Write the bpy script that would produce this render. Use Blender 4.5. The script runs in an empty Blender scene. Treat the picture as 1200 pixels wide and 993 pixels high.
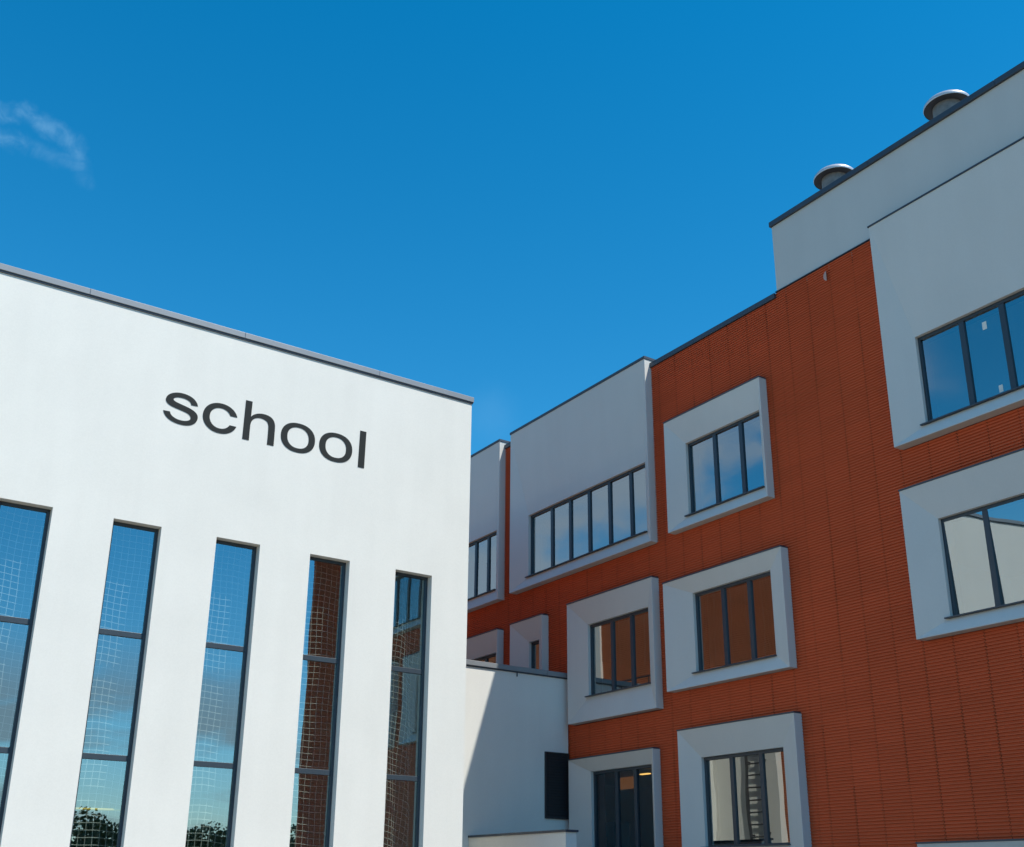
import bpy, math, random
from mathutils import Matrix, Vector, noise
random.seed(7)
sc = bpy.context.scene
COL = sc.collection

# ------------------------------------------------------------------ helpers
class MB:
    """collects faces, built as ONE mesh object"""
    def __init__(s): s.v=[]; s.f=[]; s.m=[]
    def quad(s, pts, mi=0):
        n=len(s.v); s.v+=[tuple(p) for p in pts]; s.f.append(tuple(range(n,n+len(pts)))); s.m.append(mi)
    def box(s, x0,x1,y0,y1,z0,z1, mi=0, front=None, fmi=0):
        a=[(x,y,z) for z in (z0,z1) for y in (y0,y1) for x in (x0,x1)]
        n=len(s.v); s.v+=a
        F={'-z':(0,2,3,1),'+z':(4,5,7,6),'-y':(0,1,5,4),'+y':(2,6,7,3),'-x':(0,4,6,2),'+x':(1,3,7,5)}
        for k,q in F.items():
            s.f.append(tuple(n+i for i in q)); s.m.append(fmi if k==front else mi)
    def cyl(s, p0, p1, r0, r1=None, n=16, caps=True, mi=0):
        r1 = r0 if r1 is None else r1
        p0=Vector(p0); p1=Vector(p1); d=(p1-p0).normalized()
        a=d.orthogonal().normalized(); b=d.cross(a); k=len(s.v)
        for p,r in ((p0,r0),(p1,r1)):
            for i in range(n):
                t=2*math.pi*i/n; s.v.append(tuple(p+r*(math.cos(t)*a+math.sin(t)*b)))
        for i in range(n):
            j=(i+1)%n; s.f.append((k+i,k+j,k+n+j,k+n+i)); s.m.append(mi)
        if caps:
            s.f.append(tuple(k+n-1-i for i in range(n))); s.m.append(mi)
            s.f.append(tuple(k+n+i for i in range(n))); s.m.append(mi)
    def lathe(s, c, prof, n=40, mi=0):
        k=len(s.v); m=len(prof)
        for i in range(n):
            t=2*math.pi*i/n
            for r,z in prof: s.v.append((c[0]+r*math.cos(t), c[1]+r*math.sin(t), c[2]+z))
        for i in range(n):
            j=(i+1)%n
            for q in range(m-1):
                s.f.append((k+i*m+q, k+j*m+q, k+j*m+q+1, k+i*m+q+1)); s.m.append(mi)
    def build(s, name, mats, parent=None, smooth=False, bevel=0):
        me=bpy.data.meshes.new(name); me.from_pydata(s.v,[],s.f); 
        if not isinstance(mats,(list,tuple)): mats=[mats]
        for m in mats: me.materials.append(m)
        me.polygons.foreach_set('material_index', s.m)
        if smooth: me.polygons.foreach_set('use_smooth',[True]*len(s.f))
        me.update()
        o=bpy.data.objects.new(name, me); COL.objects.link(o)
        if parent: o.parent=parent
        if bevel:
            bm=o.modifiers.new('edge','BEVEL'); bm.width=bevel; bm.segments=2; bm.limit_method='ANGLE'
        return o

def thing(name, label, cat, group=None, kind=None):
    o=bpy.data.objects.new(name,None); COL.objects.link(o); tag(o,label,cat,group,kind); return o
def tag(o,label=None,cat=None,group=None,kind=None):
    if label: o['label']=label
    if cat: o['category']=cat
    if group: o['group']=group
    if kind: o['kind']=kind
    return o

def slab(mb, mapf, a0,a1,b0,b1, d0,d1, holes, mi=0, mir=None):
    """wall slab a0..a1 x b0..b1 between depths d0 (front) and d1 with rectangular holes; mapf(a,b,d)->xyz"""
    mir = mi if mir is None else mir
    A=sorted({a0,a1,*[v for h in holes for v in h[:2] if a0<v<a1]})
    B=sorted({b0,b1,*[v for h in holes for v in h[2:] if b0<v<b1]})
    def solid(i,j):
        if i<0 or j<0 or i>=len(A)-1 or j>=len(B)-1: return False
        ca=(A[i]+A[i+1])/2; cb=(B[j]+B[j+1])/2
        return not any(h[0]<ca<h[1] and h[2]<cb<h[3] for h in holes)
    for i in range(len(A)-1):
        for j in range(len(B)-1):
            if not solid(i,j): continue
            a,c,b,d=A[i],A[i+1],B[j],B[j+1]
            mb.quad([mapf(a,b,d0),mapf(c,b,d0),mapf(c,d,d0),mapf(a,d,d0)],mi)
            mb.quad([mapf(a,b,d1),mapf(a,d,d1),mapf(c,d,d1),mapf(c,b,d1)],mi)
            for (ii,jj,p,q) in ((i-1,j,(a,b),(a,d)),(i+1,j,(c,b),(c,d)),(i,j-1,(a,b),(c,b)),(i,j+1,(a,d),(c,d))):
                if not solid(ii,jj):
                    mb.quad([mapf(*p,d0),mapf(*q,d0),mapf(*q,d1),mapf(*p,d1)],mir)

# ------------------------------------------------------------------ materials
def new_mat(name):
    m=bpy.data.materials.new(name); m.use_nodes=True; nt=m.node_tree
    for n in list(nt.nodes): nt.nodes.remove(n)
    out=nt.nodes.new('ShaderNodeOutputMaterial'); return m,nt,out
def N(nt,t,**k):
    n=nt.nodes.new(t)
    for a,b in k.items():
        if hasattr(n,a): setattr(n,a,b)
        else: n.inputs[a.replace('_',' ')].default_value=b
    return n
def L(nt,a,b): nt.links.new(a,b)
def math_(nt,op,a,b=None,clamp=False):
    n=nt.nodes.new('ShaderNodeMath'); n.operation=op; n.use_clamp=clamp
    for i,v in enumerate((a,b)):
        if v is None: continue
        if isinstance(v,(int,float)): n.inputs[i].default_value=v
        else: L(nt,v,n.inputs[i])
    return n.outputs[0]

def plain(name, col, rough=.6, metal=0, var=.08, vscale=3, bump=0, bscale=60, bdist=.004, spec=.5, stretch=(1,1,1)):
    m,nt,out=new_mat(name)
    p=N(nt,'ShaderNodeBsdfPrincipled'); p.inputs['Roughness'].default_value=rough; p.inputs['Metallic'].default_value=metal
    p.inputs['Specular IOR Level'].default_value=spec
    tc=N(nt,'ShaderNodeTexCoord'); mp=N(nt,'ShaderNodeMapping'); mp.inputs['Scale'].default_value=stretch
    L(nt,tc.outputs['Object'],mp.inputs['Vector'])
    nz=N(nt,'ShaderNodeTexNoise'); nz.inputs['Scale'].default_value=vscale; nz.inputs['Detail'].default_value=6; nz.inputs['Roughness'].default_value=.6
    L(nt,mp.outputs[0],nz.inputs['Vector'])
    mr=N(nt,'ShaderNodeMapRange'); mr.inputs['From Min'].default_value=.25; mr.inputs['From Max'].default_value=.75
    mr.inputs['To Min'].default_value=1-var; mr.inputs['To Max'].default_value=1+var*.4
    L(nt,nz.outputs['Fac'],mr.inputs['Value'])
    vm=N(nt,'ShaderNodeVectorMath',operation='SCALE'); vm.inputs[0].default_value=col; L(nt,mr.outputs[0],vm.inputs['Scale'])
    L(nt,vm.outputs[0],p.inputs['Base Color'])
    if bump:
        n2=N(nt,'ShaderNodeTexNoise'); n2.inputs['Scale'].default_value=bscale; n2.inputs['Detail'].default_value=4
        L(nt,tc.outputs['Object'],n2.inputs['Vector'])
        b=N(nt,'ShaderNodeBump'); b.inputs['Strength'].default_value=bump; b.inputs['Distance'].default_value=bdist
        L(nt,n2.outputs['Fac'],b.inputs['Height']); L(nt,b.outputs[0],p.inputs['Normal'])
    L(nt,p.outputs[0],out.inputs[0]); return m

def plaster(name, col, var=.085):
    """fine rendered wall: mineral grain, faint trowel clouding and very faint vertical rain marks"""
    m,nt,out=new_mat(name)
    p=N(nt,'ShaderNodeBsdfPrincipled'); p.inputs['Roughness'].default_value=.9; p.inputs['Specular IOR Level'].default_value=.2
    tc=N(nt,'ShaderNodeTexCoord')
    def noise_(scale,detail,st=(1,1,1)):
        mp=N(nt,'ShaderNodeMapping'); mp.inputs['Scale'].default_value=st; L(nt,tc.outputs['Object'],mp.inputs['Vector'])
        n=N(nt,'ShaderNodeTexNoise'); n.inputs['Scale'].default_value=scale; n.inputs['Detail'].default_value=detail; L(nt,mp.outputs[0],n.inputs['Vector']); return n.outputs['Fac']
    a=noise_(.9,6); b=noise_(3.0,5,(1,1,.12)); c=noise_(38,4)
    s=math_(nt,'ADD',math_(nt,'MULTIPLY',a,.5),math_(nt,'MULTIPLY',b,.35))
    s=math_(nt,'ADD',s,math_(nt,'MULTIPLY',c,.45))
    mr=N(nt,'ShaderNodeMapRange'); mr.inputs['From Min'].default_value=.4; mr.inputs['From Max'].default_value=.8
    mr.inputs['To Min'].default_value=1-var; mr.inputs['To Max'].default_value=1.0
    L(nt,s,mr.inputs['Value'])
    vm=N(nt,'ShaderNodeVectorMath',operation='SCALE'); vm.inputs[0].default_value=col; L(nt,mr.outputs[0],vm.inputs['Scale'])
    L(nt,vm.outputs[0],p.inputs['Base Color'])
    bh=math_(nt,'ADD',noise_(140,2),math_(nt,'MULTIPLY',noise_(5,3),1.2))
    bp=N(nt,'ShaderNodeBump'); bp.inputs['Strength'].default_value=.35; bp.inputs['Distance'].default_value=.003
    L(nt,bh,bp.inputs['Height']); L(nt,bp.outputs[0],p.inputs['Normal'])
    L(nt,p.outputs[0],out.inputs[0]); return m

def terracotta(name, col, axis):
    """ribbed ceramic panels: slight tone change from panel to panel"""
    m,nt,out=new_mat(name)
    p=N(nt,'ShaderNodeBsdfPrincipled'); p.inputs['Roughness'].default_value=.75; p.inputs['Specular IOR Level'].default_value=.25
    tc=N(nt,'ShaderNodeTexCoord'); sp=N(nt,'ShaderNodeSeparateXYZ'); L(nt,tc.outputs['Object'],sp.inputs[0])
    u=math_(nt,'FLOOR',math_(nt,'DIVIDE',math_(nt,'SUBTRACT',sp.outputs['XYZ'.index(axis)],PHASE),JOINT))
    w=math_(nt,'FLOOR',math_(nt,'DIVIDE',sp.outputs[2],PITCH*6))
    cb=N(nt,'ShaderNodeCombineXYZ'); L(nt,u,cb.inputs[0]); L(nt,w,cb.inputs[2])
    wn=N(nt,'ShaderNodeTexWhiteNoise'); wn.noise_dimensions='3D'; L(nt,cb.outputs[0],wn.inputs['Vector'])
    nz=N(nt,'ShaderNodeTexNoise'); nz.inputs['Scale'].default_value=.5; nz.inputs['Detail'].default_value=5; L(nt,tc.outputs['Object'],nz.inputs['Vector'])
    n3=N(nt,'ShaderNodeTexNoise'); n3.inputs['Scale'].default_value=30; n3.inputs['Detail'].default_value=4; L(nt,tc.outputs['Object'],n3.inputs['Vector'])
    s=math_(nt,'ADD',math_(nt,'MULTIPLY',wn.outputs['Value'],.07),math_(nt,'MULTIPLY',nz.outputs['Fac'],.30))
    s=math_(nt,'ADD',s,math_(nt,'MULTIPLY',n3.outputs['Fac'],.25))
    s=math_(nt,'ADD',s,.70)
    vm=N(nt,'ShaderNodeVectorMath',operation='SCALE'); vm.inputs[0].default_value=col; L(nt,s,vm.inputs['Scale'])
    L(nt,vm.outputs[0],p.inputs['Base Color']); L(nt,p.outputs[0],out.inputs[0]); return m

def glass(name, base=.42, tint=(.93,.98,1), trans=(.80,.88,.86), warp=.10, wscale=.55):
    """solar-control pane: strong mirror reflection mixed with a tinted see-through part"""
    m,nt,out=new_mat(name)
    tc=N(nt,'ShaderNodeTexCoord'); nz=N(nt,'ShaderNodeTexNoise'); nz.inputs['Scale'].default_value=wscale; nz.inputs['Detail'].default_value=1.5
    L(nt,tc.outputs['Object'],nz.inputs['Vector'])
    bp=N(nt,'ShaderNodeBump'); bp.inputs['Strength'].default_value=1; bp.inputs['Distance'].default_value=warp*.1
    L(nt,nz.outputs['Fac'],bp.inputs['Height'])
    g=N(nt,'ShaderNodeBsdfGlossy'); g.inputs['Roughness'].default_value=0.0; g.inputs['Color'].default_value=(*tint,1)
    L(nt,bp.outputs[0],g.inputs['Normal'])
    t=N(nt,'ShaderNodeBsdfTransparent'); t.inputs['Color'].default_value=(*trans,1)
    ge=N(nt,'ShaderNodeNewGeometry'); dt=N(nt,'ShaderNodeVectorMath',operation='DOT_PRODUCT'); L(nt,ge.outputs['Normal'],dt.inputs[0]); L(nt,ge.outputs['Incoming'],dt.inputs[1])
    fr=math_(nt,'POWER',math_(nt,'SUBTRACT',1.0,math_(nt,'ABSOLUTE',dt.outputs['Value']),True),5.0)   # Schlick, same from both sides
    fac=math_(nt,'ADD',math_(nt,'MULTIPLY',math_(nt,'ADD',math_(nt,'MULTIPLY',fr,.96),.04),1-base),base,True)
    mx=N(nt,'ShaderNodeMixShader'); L(nt,fac,mx.inputs[0]); L(nt,t.outputs[0],mx.inputs[1]); L(nt,g.outputs[0],mx.inputs[2])
    L(nt,mx.outputs[0],out.inputs[0]); return m
def clear(name,c=(.97,.99,.98)):
    m,nt,out=new_mat(name); t=N(nt,'ShaderNodeBsdfTransparent'); t.inputs['Color'].default_value=(*c,1); L(nt,t.outputs[0],out.inputs[0]); return m
def emis(name,c,s):
    m,nt,out=new_mat(name); e=N(nt,'ShaderNodeEmission'); e.inputs['Color'].default_value=(*c,1); e.inputs['Strength'].default_value=s; L(nt,e.outputs[0],out.inputs[0]); return m

XR=16.7; YS=19.3; EYE=1.6; KS=YS/18.4
JOINT=.60; PHASE=11.91; PITCH=.0575
ZZ=lambda v: v*XR+EYE

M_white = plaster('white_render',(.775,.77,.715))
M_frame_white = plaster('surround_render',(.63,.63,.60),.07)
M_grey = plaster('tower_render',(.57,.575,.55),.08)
M_metal = plain('anthracite_metal',(.034,.050,.066),.42,0,.12,2,.05,40)
M_cop = plain('coping_sheet',(.27,.29,.305),.38,.15,.12,1.2,.03,30)
M_copd = plain('dark_coping_sheet',(.045,.058,.078),.45,0,.12,1.5)
M_letter = plain('letter_grey',(.020,.024,.024),.7,0,.08,4,spec=.2)
M_red = terracotta('terracotta_ribs',(.60,.118,.045),'Y')
M_red2 = terracotta('side_cladding_ribs',(.66,.26,.13),'Y')
M_redback = plain('cladding_joint',(.10,.022,.012),.9)
M_glassG = glass('gym_glass',.33,(.68,.88,.92),(.82,.90,.86),.035,.5)
M_glassR = glass('facade_glass',.38,(.90,.97,.97),(.60,.68,.68),.06,.6)
M_clear = clear('pane_back',(.98,1,.99))
M_glassF = glass('doorway_glass',.04,(.9,.95,1),(.75,.80,.80),.03,.6)
M_int = plain('interior_wall',(.34,.335,.30),.9,0,.1,1)
M_intf = plain('interior_floor',(.18,.13,.09),.6,0,.2,1)
M_net = plain('white_cord',(.62,.62,.60),.9,0,.1,30)
M_yellow = plain('yellow_paint',(.85,.55,.06),.5)
M_roof = plain('roof_membrane',(.22,.22,.22),.9,0,.3,.6)
M_louv = plain('dark_louvre',(.026,.026,.028),.6)
M_alu = plain('galvanised',(.42,.44,.46),.4,.5,.2,6)
M_vent = plain('ventilator_steel',(.24,.23,.22),.6,.1,.35,9)
M_ventd = plain('ventilator_dark',(.05,.05,.055),.6)

# ------------------------------------------------------------------ ribbed cladding
def ribs(mb, mapf, a0,a1,b0,b1, holes, blade=.50, depth=.036):
    """horizontal ribs with narrow upright joints; mapf(a,b,d), d grows into the wall"""
    joints=[]; k=math.ceil((a0-PHASE)/JOINT)
    while PHASE+k*JOINT<a1: joints.append((k,PHASE+k*JOINT)); k+=1
    n=int(math.ceil((b1-b0)/PITCH))
    for r in range(n):
        zb=b0+r*PITCH; zt=min(zb+PITCH*blade,b1-.004); zn=min(zb+PITCH,b1)
        if zt-zb<.012: continue
        rng=[(a0,a1)]
        for h in holes:
            if h[2]<zn and h[3]>zb:
                new=[]
                for s,e in rng:
                    if h[0]>=e or h[1]<=s: new.append((s,e)); continue
                    if s<h[0]: new.append((s,h[0]))
                    if h[1]<e: new.append((h[1],e))
                rng=new
        for s,e in rng:
            cuts=[]; 
            for k,j in joints:
                if s+.02<j<e-.02:
                    random.seed(k*7919+int(r/20)*104729+3); w=random.choice((.005,.008,.010,.012,.015))
                    cuts.append((j-w/2,j+w/2))
            st=s
            for c0,c1 in cuts+[(e,e)]:
                en=c0
                if en-st>.01:
                    P=[(zb,depth),(zb+.004,.003),(zb+.008,0),(zt-.006,0.002),(zt,depth),(zn,depth)]
                    for (z0,d0),(z1,d1) in zip(P[:-1],P[1:]):
                        mb.quad([mapf(st,z0,d0),mapf(en,z0,d0),mapf(en,z1,d1),mapf(st,z1,d1)])
                st=c1

# ------------------------------------------------------------------ ground
g=MB(); g.box(-600,600,-600,600,-.5,0)
m,nt,out=new_mat('paving')
p=N(nt,'ShaderNodeBsdfPrincipled'); p.inputs['Roughness'].default_value=.9
tc=N(nt,'ShaderNodeTexCoord'); br=N(nt,'ShaderNodeTexBrick'); br.inputs['Scale'].default_value=1; br.inputs['Brick Width'].default_value=.4; br.inputs['Row Height'].default_value=.2
br.inputs['Mortar Size'].default_value=.006; br.inputs['Color1'].default_value=(.22,.175,.13,1); br.inputs['Color2'].default_value=(.25,.20,.15,1); br.inputs['Mortar'].default_value=(.12,.11,.1,1)
L(nt,tc.outputs['Object'],br.inputs['Vector'])
gr=N(nt,'ShaderNodeTexNoise'); gr.inputs['Scale'].default_value=.3; L(nt,tc.outputs['Object'],gr.inputs['Vector'])
ln=N(nt,'ShaderNodeVectorMath',operation='LENGTH'); L(nt,tc.outputs['Object'],ln.inputs[0])
far=N(nt,'ShaderNodeMapRange'); far.inputs['From Min'].default_value=48; far.inputs['From Max'].default_value=52; L(nt,ln.outputs['Value'],far.inputs['Value'])
gc=N(nt,'ShaderNodeMix',data_type='RGBA'); gc.inputs[6].default_value=(.05,.09,.025,1); gc.inputs[7].default_value=(.09,.12,.04,1); L(nt,gr.outputs['Fac'],gc.inputs[0])
mxc=N(nt,'ShaderNodeMix',data_type='RGBA'); L(nt,far.outputs[0],mxc.inputs[0]); L(nt,br.outputs['Color'],mxc.inputs[6]); L(nt,gc.outputs[2],mxc.inputs[7])
L(nt,mxc.outputs[2],p.inputs['Base Color']); L(nt,p.outputs[0],out.inputs[0])
tag(g.build('ground',m),'pale block paving of the forecourt turning to grass farther out','ground',kind='structure')

# ------------------------------------------------------------------ GYM BUILDING (left, white, "school")
gym=thing('gym_building','white rendered hall with tall narrow windows on the left','building')
GX0,GX1,GY1=-17.5,11.26*KS,40.0
GT=9.80*KS+EYE
mapS=lambda a,b,d:(a,YS+d,b)
wx=[.1325+.09745*k for k in range(-3,5)]
gwins=[(u*YS,(u+.0442)*YS,.30,.3187*YS+EYE) for u in wx]
mb=MB(); slab(mb,mapS,GX0,GX1,0,GT,0,.35,gwins)
mb.build('wall',M_white,gym)
# side and rear walls
mb=MB(); mb.box(GX1-.35,GX1,YS+.352,YS+.36,0,GT); mb.box(GX1-.04,GX1+.05,27.2,27.75,0,GT)
mb.box(GX0,GX0+.35,YS+.352,GY1,0,GT); mb.box(GX0+.352,GX1-.352,GY1-.35,GY1,0,GT); mb.box(GX1-.35,GX1-.05,YS+.361,GY1-.01,0,GT)
mb.build('side_wall',M_white,gym)
mb=MB(); ribs(mb,lambda a,b,d:(GX1-.008-d,a,b),YS+.3,GY1,0,GT-.02,[])
tag(mb.build('cladding',M_red2,gym),'orange ribbed cladding on the hidden side wall')
mb=MB(); mb.box(GX0+.352,GX1-.352,YS+.352,GY1-.352,GT-.55,GT-.30); mb.build('roof',M_roof,gym)
# coping: sheet-metal cap with joints every 3 m; dark strip underneath paints the drip shadow
cp=MB(); x=GX0-.03
while x<GX1+.03:
    e=min(x+3.0,GX1+.035); cp.box(x+.002,e-.002,YS-.045,YS+.42,GT+.035,GT+.155); x+=3.0
y=YS+.424
while y<GY1: e=min(y+3,GY1+.03); cp.box(GX1-.42,GX1+.035,y+.002,e-.002,GT+.035,GT+.155); y+=3
cp.box(GX0-.03,GX0+.42,YS+.424,GY1+.03,GT+.035,GT+.155); cp.box(GX0+.424,GX1-.424,GY1-.42,GY1+.03,GT+.035,GT+.155)
co=cp.build('coping',M_cop,gym,bevel=.006)
cd=MB(); cd.box(GX0-.01,GX1+.02,YS-.025,YS+.38,GT+.001,GT+.034); cd.box(GX1-.38,GX1+.02,YS+.381,GY1+.01,GT+.001,GT+.034)
cd.build('drip_shadow_strip',M_copd,co)
# interior
mb=MB(); mb.box(GX0+.36,GX1-.36,34.0,34.3,0.1,GT-.6); mb.box(GX0+.36,GX1-.36,YS+.36,33.99,.02,.10); mb.build('interior_wall',M_int,gym)
gy=YS+.17
tr=[3.966*KS+EYE,1.955*KS+EYE,-.056*KS+EYE]
for i,(x0,x1,z0,z1) in enumerate(gwins):
    f=MB(); B=.055; y0,y1=gy,gy+.085
    f.box(x0,x0+B,y0,y1,z0,z1); f.box(x1-B,x1,y0,y1,z0,z1); f.box(x0+B,x1-B,y0,y1,z1-B,z1); f.box(x0+B,x1-B,y0,y1,z0,z0+B)
    for t in tr: f.box(x0+B,x1-B,y0+.004,y1-.004,t-.048,t+.048)
    fo=f.build('window',M_metal,gym,bevel=.004)
    if i<1: fo.name='window'
    edges=[z1-B]+[v for t in tr for v in (t+.048,t-.048)]+[z0+B]
    for k in range(0,8,2):
        pm=MB(); pm.box(x0+B-.005,x1-B+.005,gy+.035,gy+.06,edges[k+1]-.005,edges[k]+.005,1,front='-y',fmi=0)
        pm.build('pane',[M_glassG,M_clear],fo)
    s=MB(); s.box(x0-.0,x1+.0,YS-.03,gy-.002,z0+.001,z0+.025); s.build('sill',M_cop,fo)

# net inside the hall
net=MB(); NY=YS+.56; pitch=.118; thr=.0055
def npt(u,z):
    # hangs plumb, gathered and slanting at its right end
    x=u
    g=max(0,(u-9.3*KS)/1.6)
    x-= g*g*.35*(1+ .5*max(0,(5.5-z))/4)
    zz=z - .28*g*g + .018*math.sin(u*3.1)+.012*math.sin(u*7.3+z)
    y=NY+.03*math.sin(u*2.2+z*.6)+.10*g*math.sin(u*9+z*1.4)
    return Vector((x+.012*math.sin(z*3.7+u*1.3),y,zz))
def cord(pts):
    prev=None
    for a,b in zip(pts[:-1],pts[1:]):
        k=len(net.v)
        dx=(b-a).normalized(); up=Vector((0,1,0)); s=dx.cross(up).normalized()*thr; t=up*thr
        for p in (a,b): net.v+= [tuple(p+s),tuple(p+t),tuple(p-s),tuple(p-t)]
        for i in range(4): net.f.append((k+i,k+(i+1)%4,k+4+(i+1)%4,k+4+i)); net.m.append(0)
nx0,nx1,nz0,nz1=-1.0,11.5,.35,8.2
nu=int((nx1-nx0)/pitch); nz=int((nz1-nz0)/pitch)
for i in range(nu+1): cord([npt(nx0+i*pitch,nz0+j*pitch*1.0) for j in range(0,nz+1)])
for j in range(nz+1): cord([npt(nx0+i*pitch,nz0+j*pitch) for i in range(0,nu+1)])
tag(net.build('sports_net',M_net),'white square mesh sports net hanging inside behind the tall windows','net')
yb=MB(); yb.cyl((4.2,YS+.32,EYE+1.200),(5.7,YS+.32,EYE+1.225),.020,n=8)
tag(yb.build('yellow_bar',M_yellow),'thin yellow bar lying across inside a tall hall window','bar')

# ------------------------------------------------------------------ sign letters
sign=thing('school_sign','dark grey lowercase letters reading school on the white wall','sign')
def ring(cx,cz,a,b,n=2.25,t0=0,t1=2*math.pi,k=64):
    P=[]
    for i in range(k+1):
        t=t0+(t1-t0)*i/k; c,s=math.cos(t),math.sin(t)
        P.append((cx+a*math.copysign(abs(c)**(2/n),c),cz+b*math.copysign(abs(s)**(2/n),s)))
    return P
YF,YB=YS-.010,YS-.001
def strip_letter(outer,inner,closed):
    mb=MB(); n=len(outer)
    R=range(n-1)
    for i in R:
        a,b,c,d=outer[i],outer[i+1],inner[i+1],inner[i]
        mb.quad([(a[0],YF,a[1]),(b[0],YF,b[1]),(c[0],YF,c[1]),(d[0],YF,d[1])])
        mb.quad([(a[0],YB,a[1]),(d[0],YB,d[1]),(c[0],YB,c[1]),(b[0],YB,b[1])])
        mb.quad([(a[0],YF,a[1]),(a[0],YB,a[1]),(b[0],YB,b[1]),(b[0],YF,b[1])])
        mb.quad([(d[0],YF,d[1]),(c[0],YF,c[1]),(c[0],YB,c[1]),(d[0],YB,d[1])])
    if not closed:
        for i in (0,n-1):
            a,d=outer[i],inner[i]; mb.quad([(a[0],YF,a[1]),(d[0],YF,d[1]),(d[0],YB,d[1]),(a[0],YB,a[1])])
    return mb
def poly_letter(P):
    mb=MB(); n=len(P)
    mb.quad([(x,YF,z) for x,z in P]); mb.quad([(x,YB,z) for x,z in reversed(P)])
    for i in range(n):
        a,b=P[i],P[(i+1)%n]; mb.quad([(a[0],YF,a[1]),(a[0],YB,a[1]),(b[0],YB,b[1]),(b[0],YF,b[1])])
    return mb
def up(P): return [(x*KS,z*KS+EYE) for x,z in P]
def smooth(P,it=2):
    for _ in range(it):
        Q=[P[0]]
        for a,b in zip(P[:-1],P[1:]): Q+=[(.75*a[0]+.25*b[0],.75*a[1]+.25*b[1]),(.25*a[0]+.75*b[0],.25*a[1]+.75*b[1])]
        P=Q+[P[-1]]
    return P
S1=[(5.433,8.238),(5.414,8.291),(5.362,8.351),(5.288,8.393),(5.188,8.415),(5.09,8.417),(5.004,8.4),(4.921,8.361),(4.865,8.305),(4.844,8.236),(4.864,8.183),(4.917,8.14),(4.997,8.113),(5.105,8.093),(5.204,8.074),(5.276,8.052),(5.319,8.013),(5.328,7.967),(5.308,7.931),(5.253,7.902),(5.177,7.89),(5.089,7.895),(5.008,7.924),(4.96,7.966),(4.944,8.012)]
S2=[(4.826,8.008),(4.847,7.956),(4.886,7.904),(4.958,7.854),(5.058,7.822),(5.175,7.81),(5.271,7.820),(5.347,7.846),(5.41,7.892),(5.444,7.95),(5.455,8.016),(5.437,8.074),(5.386,8.121),(5.313,8.155),(5.212,8.181),(5.113,8.202),(5.023,8.224),(4.981,8.251),(4.987,8.288),(5.032,8.317),(5.109,8.331),(5.197,8.327),(5.269,8.302),(5.302,8.268),(5.311,8.232)]
s=smooth(S1); s2=smooth(S2); s2=s2[::-1]
from mathutils.geometry import tessellate_polygon
def tess_letter(P):
    mb=MB(); n=len(P)
    for k,y in ((0,YF),(1,YB)):
        tri=tessellate_polygon([[Vector((x,z,0)) for x,z in P]])
        for t in tri: mb.quad([(P[i][0],y,P[i][1]) for i in (t if k==0 else t[::-1])])
    for i in range(n):
        a,b=P[i],P[(i+1)%n]; mb.quad([(a[0],YF,a[1]),(a[0],YB,a[1]),(b[0],YB,b[1]),(b[0],YF,b[1])])
    return mb
def rs(P,n):
    d=[0]
    for a,b in zip(P[:-1],P[1:]): d.append(d[-1]+math.hypot(a[0]-b[0],a[1]-b[1]))
    out=[];j=0
    for i in range(n):
        t=d[-1]*i/(n-1)
        while j<len(d)-2 and d[j+1]<t: j+=1
        f=(t-d[j])/max(1e-9,d[j+1]-d[j]); f=min(1,max(0,f)); out.append((P[j][0]+f*(P[j+1][0]-P[j][0]),P[j][1]+f*(P[j+1][1]-P[j][1])))
    return out
lt=[]
lt.append(tess_letter(up(smooth(S1)+smooth(S2))))
cc=(5.868,8.112)
t0=math.asin(.088/.293); t1=2*math.pi-math.asin(.09/.293)
ti0=math.asin(.088/.2); ti1=2*math.pi-math.asin(.09/.2)
lt.append(strip_letter(up(ring(*cc,.328,.293,2.1,t0,t1)),up(ring(*cc,.203,.203,2.1,ti0,ti1)),False))
# h
arch_o=[(6.925,7.814),(6.925,8.15),(6.920,8.24),(6.89,8.32),(6.83,8.375),(6.74,8.40),(6.66,8.402),(6.57,8.385),(6.49,8.345),(6.44,8.29)]
arch_i=[(6.44,8.12),(6.455,8.20),(6.50,8.265),(6.56,8.298),(6.63,8.31),(6.70,8.300),(6.76,8.27),(6.79,8.215),(6.797,8.13),(6.797,7.814)]
H=[(6.313,7.814)]+[(6.318,8.595),(6.444,8.595)]+smooth(arch_o[::-1])+smooth(arch_i[::-1])+[(6.44,7.814)]
H=[p for i,p in enumerate(H) if i==0 or math.hypot(p[0]-H[i-1][0],p[1]-H[i-1][1])>1e-4]
lt.append(tess_letter(up(H)))
lt.append(strip_letter(up(ring(7.399,8.090,.347,.296)),up(ring(7.399,8.090,.219,.214)),True))
lt.append(strip_letter(up(ring(8.188,8.078,.349,.297)),up(ring(8.188,8.078,.219,.214)),True))
lt.append(poly_letter(up([(8.678,7.785),(8.812,7.785),(8.820,8.557),(8.688,8.557)])))
for mbl,ch in zip(lt,('letter s','letter c','letter h','letter o after the h','letter o before the l','letter l')):
    o=mbl.build('letter',M_letter,sign); o['label']=ch+' of the wall sign'

# ------------------------------------------------------------------ CLASSROOM BUILDING (right)
cls=thing('classroom_building','orange ribbed block with white splayed window surrounds and grey upper storey','building')
CY0,CY1=.3,29.9
ZR_HI=ZZ(.7475); ZR_LO=ZZ(.7390); YT=.8735*XR
mapR=lambda a,b,d:(XR+d,a,b)
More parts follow.
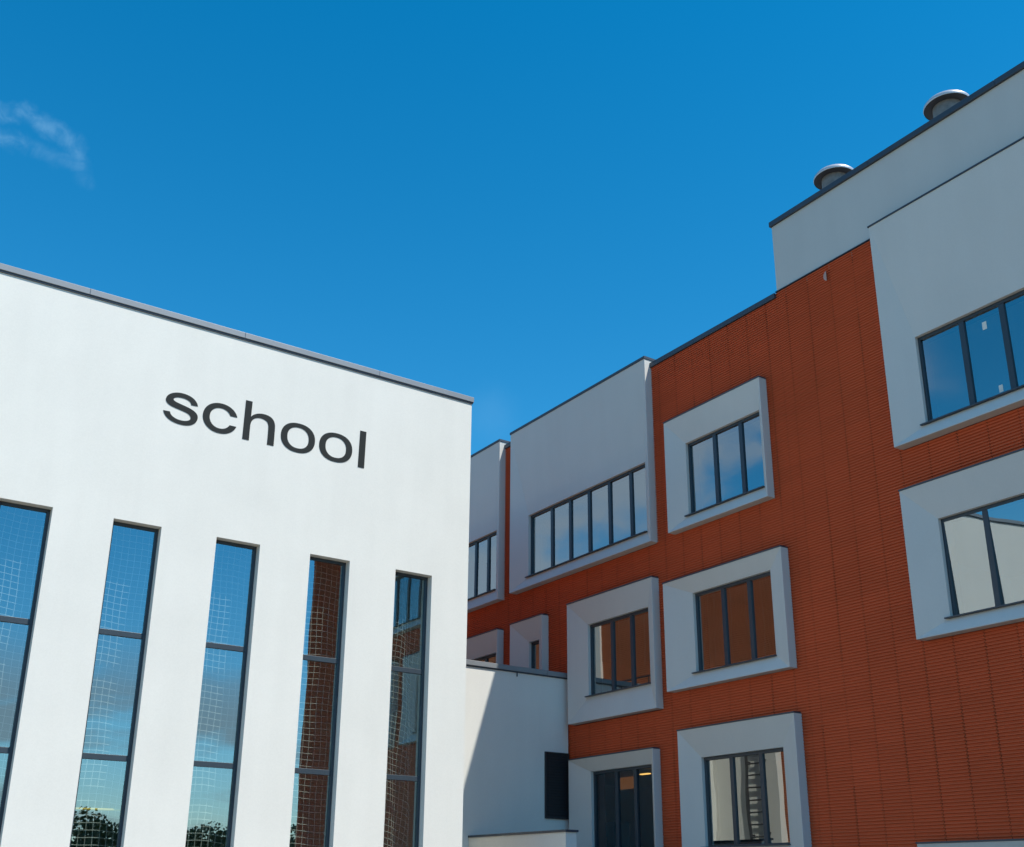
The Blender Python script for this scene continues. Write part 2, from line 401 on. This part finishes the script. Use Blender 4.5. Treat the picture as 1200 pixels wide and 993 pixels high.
# name: outer rim (left,right,top,bottom), window (left,right,top,bottom), mullions ; in units of XR
RIM=dict(
 A=((1.482,1.124,.7513,.4660),(1.4385,1.140,.5925,.4850),(1.379,1.3297,1.2806,1.2302,1.1796)),
 Z=((1.755,1.5165,.7513,.4640),(1.725,1.536,.5925,.4850),(1.7,1.655,1.611,1.570)),
 B=((1.0875,.9015,.6325,.4680),(1.0535,.9130,.5925,.4850),(1.0020,.9530)),
 C=((1.1026,.8870,.3985,.2507),(1.0535,.9140,.3765,.2690),(1.0025,.9560)),
 D=((1.0857,.8862,.1972,.0330),(1.0520,.9138,.1615,.0520),(1.0045,.9550)),
 E=((1.3227,1.1250,.4137,.2323),(1.2820,1.1440,.3765,.2685),(1.2312,1.1870)),
 F=((1.3220,1.1350,.1800,-.09),(1.2800,1.1480,.1615,-.08),(1.2290,1.1885)),
 G=((.7110,.2500,.7545,.4697),(.6735,.290,.5935,.4860),(.6185,.5705,.5230,.4760,.4290,.3820,.3350)),
 H=((.7110,.4900,.4175,.2523),(.6735,.5310,.3775,.2690),(.6220,.5740)),
 H2=((.4500,.2500,.4175,.2523),(.4150,.2850,.3775,.2690),(.3700,.3300)),
 I=((.7380,.3800,.0480,-.09),(.7000,.4200,.0150,-.08),(.6500,.6000,.5500,.5000,.4600)),
 J=((1.4790,1.3885,.4117,.2323),(1.4360,1.4080,.3765,.2685),()),
 K=((1.7100,1.5170,.4117,.2323),(1.6800,1.5330,.3765,.2685),(1.626,1.572)),
)
SLAB={'A','G','Z'}
holes=[];ribholes=[]
for k,(r,w,mu) in RIM.items():
    holes.append((w[1]*XR-.0,w[0]*XR+.0,max(.05,ZZ(w[3])),ZZ(w[2])))
    ribholes.append((r[1]*XR+.03,r[0]*XR-.03,max(.0,ZZ(r[3])+.03),ZZ(r[2])-.03))
LINKY=22.31
mb=MB()
slab(mb,lambda a,b,d:(XR+d,a,b),CY0+.02,CY1,0,ZR_LO,.040,.36,holes); 
bw=mb.build('backing_wall',M_redback,cls)
mb=MB()
ribs(mb,mapR,CY0,YT-.004,0,ZR_HI,ribholes)
ribs(mb,mapR,YT,CY1,0,ZR_LO,ribholes)
tag(mb.build('cladding',M_red,cls),'terracotta orange horizontally ribbed cladding')
# end return of the cladding and rear walls, roof
mb=MB(); mb.box(XR+.022,30,CY0-.2,CY0+.018,0,ZR_HI); mb.box(29.7,30,CY0+.02,CY1,0,ZR_LO); mb.box(XR+.37,29.69,CY1-.3,CY1,0,ZR_LO); mb.build('end_wall',M_red,cls)
mb=MB(); mb.box(XR+.37,29.69,CY0+.02,CY1-.31,ZR_LO-.5,ZR_LO-.2); mb.build('roof',M_roof,cls)
mb=MB()
for z in (10.35,6.74,3.13,-.48): mb.box(XR+.365,22.0,CY0+.03,CY1-.32,z+EYE-.2,z+EYE+.1)
mb.box(22.01,22.2,CY0+.03,CY1-.32,.02,ZR_LO-.52)
for yy in (1.105,1.56,.80,.47): mb.box(XR+.366,22.0,yy*XR-.06,yy*XR+.06,.02,ZR_LO-.53)
mb.build('interior_wall',M_int,cls)
# parapet flashing of the lower part
mb=MB(); y=YT+.002
while y<CY1: e=min(y+2.6,CY1); mb.box(XR-.035,XR+.45,y,e-.004,ZR_LO+.003,ZR_LO+.128); y+=2.6
mb.build('coping',M_copd,cls,bevel=.005)
mb=MB(); mb.box(XR-.008,XR+.058,CY0,YT,ZR_HI+.002,ZR_HI+.018); mb.build('flashing',M_copd,cls)
# upper storey
TT=ZZ(.850)-.02
mb=MB(); mb.box(XR+.06,XR+.40,CY0,YT,ZR_LO+.001,TT); mb.box(XR+.402,29.7,YT-.34,YT,ZR_LO-.19,TT); mb.box(XR+.402,29.7,CY0,CY0+.34,ZR_LO-.19,TT); mb.box(29.36,29.7,CY0+.342,YT-.342,ZR_LO-.19,TT)
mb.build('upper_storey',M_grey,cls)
mb=MB(); mb.box(XR+.402,29.35,CY0+.345,YT-.345,TT-.5,TT-.25); mb.build('upper_roof',M_roof,cls)
mb=MB(); y=CY0-.03
ys=[CY0-.03]
while ys[-1]+2.9<YT: ys.append(ys[-1]+2.9)
ys.append(YT+.035)
for a,b in zip(ys[:-1],ys[1:]): mb.box(XR+.005,XR+.46,a+.002,b-.002,TT+.002,TT+.125)
mb.box(XR+.462,29.75,YT-.42,YT+.035,TT+.002,TT+.125)
mb.build('coping',M_copd,cls,bevel=.006)

def hash_(k,i): return sum(ord(c) for c in k)*131+i*17
XRIM,XIN,XWF,XGL=16.50,16.64,16.715,16.755
for k,(r,w,mu) in RIM.items():
    l,rt,t,b=r[0]*XR,r[1]*XR,ZZ(r[2]),max(.02,ZZ(r[3]))
    wl,wr,wt,wb=w[0]*XR,w[1]*XR,ZZ(w[2]),max(.12,ZZ(w[3]))
    top_open = k in SLAB
    e=.016
    mb=MB()
    # rim strip
    O=[(l,b),(rt,b),(rt,t),(l,t)]; I0=[(l-e,b+e),(rt+e,b+e),(rt+e,t-e),(l-e,t-e)]; W=[(wl,wb),(wr,wb),(wr,wt),(wl,wt)]
    for i in range(4):
        j=(i+1)%4
        P=lambda p,x:(x,p[0],p[1])
        mb.quad([P(O[i],XRIM),P(O[j],XRIM),P(I0[j],XRIM),P(I0[i],XRIM)])      # narrow front rim
        mb.quad([P(I0[i],XRIM),P(I0[j],XRIM),P(W[j],XIN),P(W[i],XIN)])        # splay
        mb.quad([P(W[i],XIN),P(W[j],XIN),P(W[j],XGL+.06),P(W[i],XGL+.06)])    # straight reveal
        xb = XR+.45 if top_open else XR+.02
        mb.quad([P(O[i],XRIM),P(O[j],XRIM),P(O[j],xb),P(O[i],xb)])            # outer side
    if top_open:
        mb.quad([(XR+.45,l,ZR_LO),(XR+.45,rt,ZR_LO),(XR+.45,rt,t),(XR+.45,l,t)])
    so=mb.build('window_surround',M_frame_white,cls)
    # flashing on top of the surround
    fl=MB()
    if top_open: fl.box(XRIM-.02,XR+.47,rt-.02,l+.02,t+.002,t+(.032 if k=='G' else .070))
    else: fl.box(XRIM-.015,XR-.001,rt-.008,l+.012,t+.002,t+.03)
    fl.build('flashing',M_copd,so)
    # window frame with mullions
    f=MB(); B=.05; x0,x1=XWF,XWF+.085
    f.box(x0,x1,wl-B,wl-.001,wb+.001,wt-.001); f.box(x0,x1,wr+.001,wr+B,wb+.001,wt-.001)
    f.box(x0,x1,wr+B,wl-B,wt-B*1.3,wt-.001); f.box(x0,x1,wr+B,wl-B,wb+.001,wb+B)
    for q in mu: f.box(x0+.003,x1-.003,q*XR-.052,q*XR+.052,wb+B,wt-B*1.3)
    fo=f.build('window',M_metal,cls,bevel=.004)
    ed=[wl-B]+[v for q in mu for v in (q*XR+.052,q*XR-.052)]+[wr+B]
    for i in range(0,len(ed),2):
        pm=MB(); pm.box(XGL,XGL+.024,ed[i+1]-.004,ed[i]+.004,wb+B-.004,wt-B*1.3+.004,1,front='-x',fmi=0)
        random.seed(hash_(k,i)); tz=random.uniform(-.003,.003)+(-.032 if k=='H' else 0); ty=random.uniform(-.003,.003); zc=(wb+wt)/2; yc=(ed[i]+ed[i+1])/2
        pm.v=[(x+(z-zc)*tz+(y-yc)*ty,y,z) for x,y,z in pm.v]
        po=pm.build('pane',[M_glassF if k=='F' else M_glassR,M_clear],fo)
    # sill plate
    s=MB(); s.box(XIN-.075,XWF-.001,wr-.02,wl+.075,wb-.004,wb+.018); s.build('sill',M_copd,fo)
    if k in 'GA':      # little white tags left on the new glass
        s=MB()
        if k=='G':
            s.box(XGL-.004,XGL-.001,.5905*XR,.5955*XR,ZZ(.5700),ZZ(.5790)); s.build('glass_tag',M_white,fo)
            s=MB(); s.box(XGL-.004,XGL-.001,.5830*XR,.5875*XR,ZZ(.4935),ZZ(.5015)); s.build('glass_tag',M_white,fo)

# small round cover plate on the cladding
cv=MB(); n=14; c=(13.16,ZZ(.7305))
H=[(c[0]+.08*math.cos(math.pi*(.5+i/n))*-1, c[1]+.11*math.sin(math.pi*(.5+i/n))) for i in range(n+1)]
cv.quad([(XR-.02,y,z) for y,z in H])
for i in range(n): cv.quad([(XR-.02,*H[i]),(XR-.02,*H[i+1]),(XR+.01,*H[i+1]),(XR+.01,*H[i])])
cv.build('cover_plate',plain('faded_plate',(.50,.32,.27),.7),cls)

# roof ventilators
for (vx,vy) in ((18.42,14.02),(18.42,10.98)):
    zt=TT-.25
    ztop=15.97+EYE
    vb=MB(); vb.lathe((vx,vy,zt),[(0,0),(.30,0),(.30,ztop-zt-.172),(.28,ztop-zt-.168),(0,ztop-zt-.16)],40)
    vo=vb.build('roof_ventilator',M_vent,cls,smooth=False)
    un=MB(); un.lathe((vx,vy,ztop-.17),[(.28,0),(.44,.0),(.470,.012),(.470,.02)],48); un.build('cap_underside',M_ventd,vo,smooth=False)
    ca=MB(); ca.lathe((vx,vy,ztop-.17),[(.474,.0),(.486,.03),(.474,.07),(.43,.12),(.34,.17),(.2,.205),(0,.215)],48)
    ca.build('cap',plain('cap_steel',(.62,.60,.62),.4,.4,.1,5) if 'cap_steel' not in bpy.data.materials else bpy.data.materials['cap_steel'],vo,smooth=True)

# room behind the lowest window: lamp, panel with emissive glow, locker
lm=MB(); lm.box(18.55,18.65,21.52,21.84,EYE+2.775,EYE+2.80)
tag(lm.build('ceiling_lamp',emis('warm_lamp',(1,.55,.14),1.6)),'small warm ceiling lamp glowing inside the lowest dark doorway window','lamp')
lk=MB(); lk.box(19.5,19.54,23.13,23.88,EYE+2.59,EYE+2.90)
tag(lk.build('glow_panel',emis('panel_glow',(1,.36,.08),.13)),'orange panel with a glow of its own on the rear wall inside the doorway window','panel')  # emission gives this panel its lit look

lb=MB(); lb.box(18.6,19.1,22.95,23.5,EYE-1.0,EYE+1.69); lb.box(18.585,18.599,22.97,23.22,EYE-.95,EYE+1.66); lb.box(18.585,18.599,23.235,23.48,EYE-.95,EYE+1.66)
tag(lb.build('locker',plain('locker_blue',(.03,.11,.16),.5)),'dark blue tall locker standing inside the doorway window','locker')

# ------------------------------------------------------------------ LINK BUILDING
link=thing('link_building','low white connecting block between the hall and the orange block','building')
LT=5.045+EYE
mb=MB(); mb.box(GX1+.004,XR-.03,LINKY,LINKY+.35,0,LT); mb.build('wall',M_white,link)
mb=MB(); mb.box(GX1+.004,XR-.03,LINKY+.352,29.8,LT-.45,LT-.25); mb.build('roof',M_roof,link)
mb=MB(); x=GX1+.006
for a,b in ((GX1+.006,13.0),(13.004,16.0),(16.004,XR-.03)): mb.box(a,b,LINKY-.05,LINKY+.42,LT+.03,LT+.15)
lc=mb.build('coping',M_cop,link,bevel=.006)
mb=MB(); mb.box(GX1+.006,XR-.031,LINKY-.03,LINKY+.38,LT+.001,LT+.029); mb.build('drip_shadow_strip',M_copd,lc)  # dark colour stands in for the shadow line below the coping
mb=MB(); mb.cyl((15.1,LINKY-.04,LT-.10),(15.1,LINKY-.04,LT+.01),.015,n=8); mb.build('overflow_pipe',M_copd,link)
lv=MB(); x0,x1,z0,z1=15.945,16.655,1.635+EYE,3.204+EYE
lv.box(x0,x0+.03,LINKY-.05,LINKY-.002,z0,z1); lv.box(x1-.03,x1,LINKY-.05,LINKY-.002,z0,z1); lv.box(x0+.03,x1-.03,LINKY-.05,LINKY-.002,z1-.03,z1); lv.box(x0+.03,x1-.03,LINKY-.05,LINKY-.002,z0,z0+.03)
lv.box(x0+.03,x1-.03,LINKY-.012,LINKY-.003,z0+.03,z1-.03)
n=24
for i in range(n):
    z=z0+.03+(z1-z0-.06)*i/n
    lv.quad([(x0+.03,LINKY-.045,z),(x1-.03,LINKY-.045,z),(x1-.03,LINKY-.014,z+.055),(x0+.03,LINKY-.014,z+.055)])
lv.build('louvre',M_louv,link)

# annex wall at the hidden side of the hall, with a fire ladder (seen mirrored in the glass)
ax=thing('annex','low white plastered box against the side of the hall','annex')
mb=MB(); mb.box(GX1+.004,GX1+.20,20.0,LINKY-.004,0,EYE+4.2); mb.build('wall',M_white,ax)
mb=MB(); mb.box(GX1+.002,GX1+.22,19.97,LINKY-.005,EYE+4.202,EYE+4.28); mb.build('coping',M_cop,ax)
ld=thing('fire_ladder','galvanised wall ladder fixed to the annex beside the hall','ladder')
mb=MB()
lx=GX1+.33
for y in (20.35,20.85): mb.box(lx-.025,lx+.025,y-.03,y+.03,.35,EYE+4.9)
for i in range(19): mb.cyl((lx,20.38,.55+i*.3),(lx,20.82,.55+i*.3),.02,n=8)
for z in (1.2,3.0,4.8):
    for y in (20.36,20.84): mb.box(GX1+.201,lx-.026,y-.02,y+.02,z-.02,z+.02)
mb.build('ladder_frame',M_ventd,ld)
rl=thing('roof_railing','thin dark railing on the roof of the low connecting block','railing')
mb=MB(); mb.cyl((12.2,LINKY+.6,LT+.95),(12.2,29.6,LT+.95),.022,n=8); mb.cyl((12.2,LINKY+.6,LT+.45),(12.2,29.6,LT+.45),.015,n=8)
for i in range(5): mb.cyl((12.2,LINKY+.6+i*1.6,LT-.25),(12.2,LINKY+.6+i*1.6,LT+.95),.018,n=8)
mb.build('rail',M_ventd,rl)

# ------------------------------------------------------------------ low wall in front of the link
lw=thing('low_wall','low white wall with dark coping at the foot of the connecting block','wall')
mb=MB(); mb.box(13.83,14.10,18.62,LINKY-.004,0,1.125+EYE); mb.build('wall',M_white,lw)
mb=MB(); mb.box(13.80,14.13,18.585,LINKY-.006,1.127+EYE,1.172+EYE); mb.build('coping',M_copd,lw)

# ------------------------------------------------------------------ far trees (seen mirrored in the hall glass)
M_leaf=plain('leaf_green',(.055,.085,.022),.7,0,.6,.4)
tr_=MB(); random.seed(11)
for i in range(60):
    cx=-75+i*3.6+random.uniform(-1.2,1.2); cy=-118+random.uniform(-6,6); h=random.uniform(8.6,11.2); R=random.uniform(3.0,4.2)
    tr_.cyl((cx,cy,0),(cx,cy,h*.5),.25,.12,6)
    for q in range(1100):
        a=random.uniform(0,2*math.pi); v=random.uniform(-1,1); rr=random.random()**.4
        x=cx+R*rr*math.cos(a)*math.sqrt(1-v*v); y=cy+R*rr*math.sin(a)*math.sqrt(1-v*v); z=h*.56+h*.43*rr*v+noise.noise(Vector((x*.4,y*.4,i)))*1.2
        if z<.3: continue
        s=random.uniform(.2,.42); d1=Vector((random.gauss(0,1),random.gauss(0,1),random.gauss(0,1))).normalized(); d2=d1.orthogonal().normalized()
        c=Vector((x,y,z)); tr_.quad([c-d1*s,c+d2*s*.7,c+d1*s,c-d2*s*.7])
tag(tr_.build('tree_line',M_leaf),'dark green belt of far trees mirrored low in the tall windows','trees',kind='stuff')

# ------------------------------------------------------------------ light
SUN=Vector((.245,-.496,.833)).normalized()
el=math.asin(SUN.z); rot=math.atan2(SUN.x,SUN.y)
sl=bpy.data.lights.new('sun','SUN'); sl.energy=5.0; sl.angle=math.radians(.53); sl.color=(1,.945,.855)
so=bpy.data.objects.new('sun',sl); COL.objects.link(so); so.rotation_euler=SUN.to_track_quat('Z','Y').to_euler(); so.location=(30,-40,60)

w=bpy.data.worlds.new('World'); sc.world=w; w.use_nodes=True; nt=w.node_tree
for n in list(nt.nodes): nt.nodes.remove(n)
out=nt.nodes.new('ShaderNodeOutputWorld'); bg=nt.nodes.new('ShaderNodeBackground'); bg.inputs['Strength'].default_value=.122
sky=nt.nodes.new('ShaderNodeTexSky'); sky.sky_type='NISHITA'; sky.sun_disc=False; sky.sun_elevation=el; sky.sun_rotation=rot
sky.altitude=200; sky.air_density=1.0; sky.dust_density=.0; sky.ozone_density=3.0
hs=nt.nodes.new('ShaderNodeHueSaturation'); hs.inputs['Saturation'].default_value=1.40; hs.inputs['Hue'].default_value=.487; hs.inputs['Value'].default_value=1.54
L(nt,sky.outputs[0],hs.inputs['Color'])
tc=nt.nodes.new('ShaderNodeTexCoord'); D=tc.outputs['Generated']
sp=nt.nodes.new('ShaderNodeSeparateXYZ'); L(nt,D,sp.inputs[0])
def dotv(v):
    n=nt.nodes.new('ShaderNodeVectorMath'); n.operation='DOT_PRODUCT'; L(nt,D,n.inputs[0]); n.inputs[1].default_value=Vector(v).normalized(); return n.outputs['Value']
def mr(v,a,b,c=0,d=1,sm=True):
    n=nt.nodes.new('ShaderNodeMapRange'); n.interpolation_type='SMOOTHSTEP' if sm else 'LINEAR'
    L(nt,v,n.inputs['Value']); n.inputs['From Min'].default_value=a; n.inputs['From Max'].default_value=b; n.inputs['To Min'].default_value=c; n.inputs['To Max'].default_value=d; return n.outputs[0]
# cumulus low in the sky, away from the clear part behind the buildings
zz=math_(nt,'ADD',sp.outputs[2],.22)
cb=nt.nodes.new('ShaderNodeCombineXYZ'); L(nt,math_(nt,'DIVIDE',sp.outputs[0],zz),cb.inputs[0]); L(nt,math_(nt,'DIVIDE',sp.outputs[1],zz),cb.inputs[1]); L(nt,zz,cb.inputs[2])
nz=nt.nodes.new('ShaderNodeTexNoise'); nz.inputs['Scale'].default_value=1.35; nz.inputs['Detail'].default_value=9; nz.inputs['Roughness'].default_value=.55; nz.inputs['Distortion'].default_value=.25
L(nt,cb.outputs[0],nz.inputs['Vector'])
cl=mr(math_(nt,'ADD',nz.outputs['Fac'],mr(dotv((-.63,.705,.33)),.960,.985,0,.09)),.47,.60)
cl=math_(nt,'MULTIPLY',cl,mr(dotv((.52,.786,.333)),.50,.70,1,0))
lo=mr(sp.outputs[2],.13,.22,1,0); hi=math_(nt,'MULTIPLY',mr(sp.outputs[2],.42,.50,1,0),mr(dotv((-.63,.705,.33)),.960,.985,0,1)); cl=math_(nt,'MULTIPLY',cl,math_(nt,'MAXIMUM',lo,hi))
cl=math_(nt,'MULTIPLY',cl,.80)
# two thin wisps
PA=[(.030,.8160,.577,1),(.045,.8185,.573,1),(0.0642,0.8177,0.5721,1),(0.0756,0.8141,0.5757,1),(0.0888,0.8143,0.5736,.95),(0.1022,0.8147,0.5708,.9),(0.113,0.8162,0.5666,.8),(0.1226,0.8192,0.5603,.7),(0.1268,0.8238,0.5525,.6),(0.1325,0.8287,0.5437,.3)]
PB=[(.04,.828,.56,.85),(0.0649,0.8271,0.5583,.8),(0.0777,0.8268,0.5572,.7),(0.0903,0.8256,0.557,.45),(0.1071,0.8258,0.5537,.35),(0.1199,0.824,0.5538,.5)]
W=[]
for PL in (PA,PB):
    for a,b in zip(PL[:-1],PL[1:]):
        for t in (0,.33,.67): W.append(tuple(a[i]+t*(b[i]-a[i]) for i in range(4)))
    W.append(PL[-1])
# wobble the direction a little so the wisp edges fray
wn=nt.nodes.new('ShaderNodeTexNoise'); wn.inputs['Scale'].default_value=45; wn.inputs['Detail'].default_value=6; wn.inputs['Roughness'].default_value=.6; L(nt,D,wn.inputs['Vector'])
wv=nt.nodes.new('ShaderNodeVectorMath'); wv.operation='MULTIPLY_ADD'; L(nt,wn.outputs['Color'],wv.inputs[0]); wv.inputs[1].default_value=(.020,)*3; 
ad=nt.nodes.new('ShaderNodeVectorMath'); ad.operation='SUBTRACT'; L(nt,D,ad.inputs[0]); ad.inputs[1].default_value=(.010,)*3; L(nt,ad.outputs[0],wv.inputs[2])
acc=None
for x,y,z,s in W:
    dn=nt.nodes.new('ShaderNodeVectorMath'); dn.operation='DISTANCE'; L(nt,wv.outputs[0],dn.inputs[0]); dn.inputs[1].default_value=Vector((x,y,z)).normalized()
    v=mr(dn.outputs['Value'],.0,.0105,s,0)
    acc=v if acc is None else math_(nt,'MAXIMUM',acc,v)
wn2=nt.nodes.new('ShaderNodeTexNoise'); wn2.inputs['Scale'].default_value=55; wn2.inputs['Detail'].default_value=7; wn2.inputs['Distortion'].default_value=1.5; L(nt,D,wn2.inputs['Vector'])
acc=math_(nt,'MULTIPLY',acc,mr(wn2.outputs['Fac'],.30,.72,.15,1))
acc=math_(nt,'MULTIPLY',acc,.24)
dn=nt.nodes.new('ShaderNodeVectorMath'); dn.operation='DISTANCE'; L(nt,wv.outputs[0],dn.inputs[0]); dn.inputs[1].default_value=Vector((.4918,.7706,.4054)).normalized()
acc=math_(nt,'MAXIMUM',acc,mr(dn.outputs['Value'],0,.035,.05,0))
cl=math_(nt,'MAXIMUM',cl,mr(sp.outputs[2],.0,.13,.38,0))
mx=nt.nodes.new('ShaderNodeMix'); mx.data_type='RGBA'; L(nt,cl,mx.inputs[0]); L(nt,hs.outputs[0],mx.inputs[6]); mx.inputs[7].default_value=(4.3,4.9,5.6,1)
mw=nt.nodes.new('ShaderNodeMix'); mw.data_type='RGBA'; L(nt,acc,mw.inputs[0]); L(nt,mx.outputs[2],mw.inputs[6]); mw.inputs[7].default_value=(3.6,6.6,9.0,1)
L(nt,mw.outputs[2],bg.inputs['Color']); L(nt,bg.outputs[0],out.inputs[0])

# ------------------------------------------------------------------ camera
cd=bpy.data.cameras.new('camera'); cam=bpy.data.objects.new('camera',cd); COL.objects.link(cam); sc.camera=cam
R=(.83169158,-.55516094,.00924389); U=(-.19224678,-.27230806,.94280936); F=(.52089375,.78590372,.33320422)
cam.matrix_world=Matrix(((R[0],U[0],-F[0],0),(R[1],U[1],-F[1],0),(R[2],U[2],-F[2],EYE),(0,0,0,1)))
cd.sensor_fit='HORIZONTAL'; cd.sensor_width=36; cd.lens=36*1292.68/1200
cd.shift_x=(600-594.47)/1200; cd.shift_y=(586.97-496.5)/1200
cd.clip_start=.1; cd.clip_end=3000
sc.view_settings.view_transform='Standard'; sc.view_settings.look='None'; sc.view_settings.gamma=1; sc.view_settings.exposure=0
sc.render.resolution_x=1024; sc.render.resolution_y=847
sc.cycles.transparent_max_bounces=16
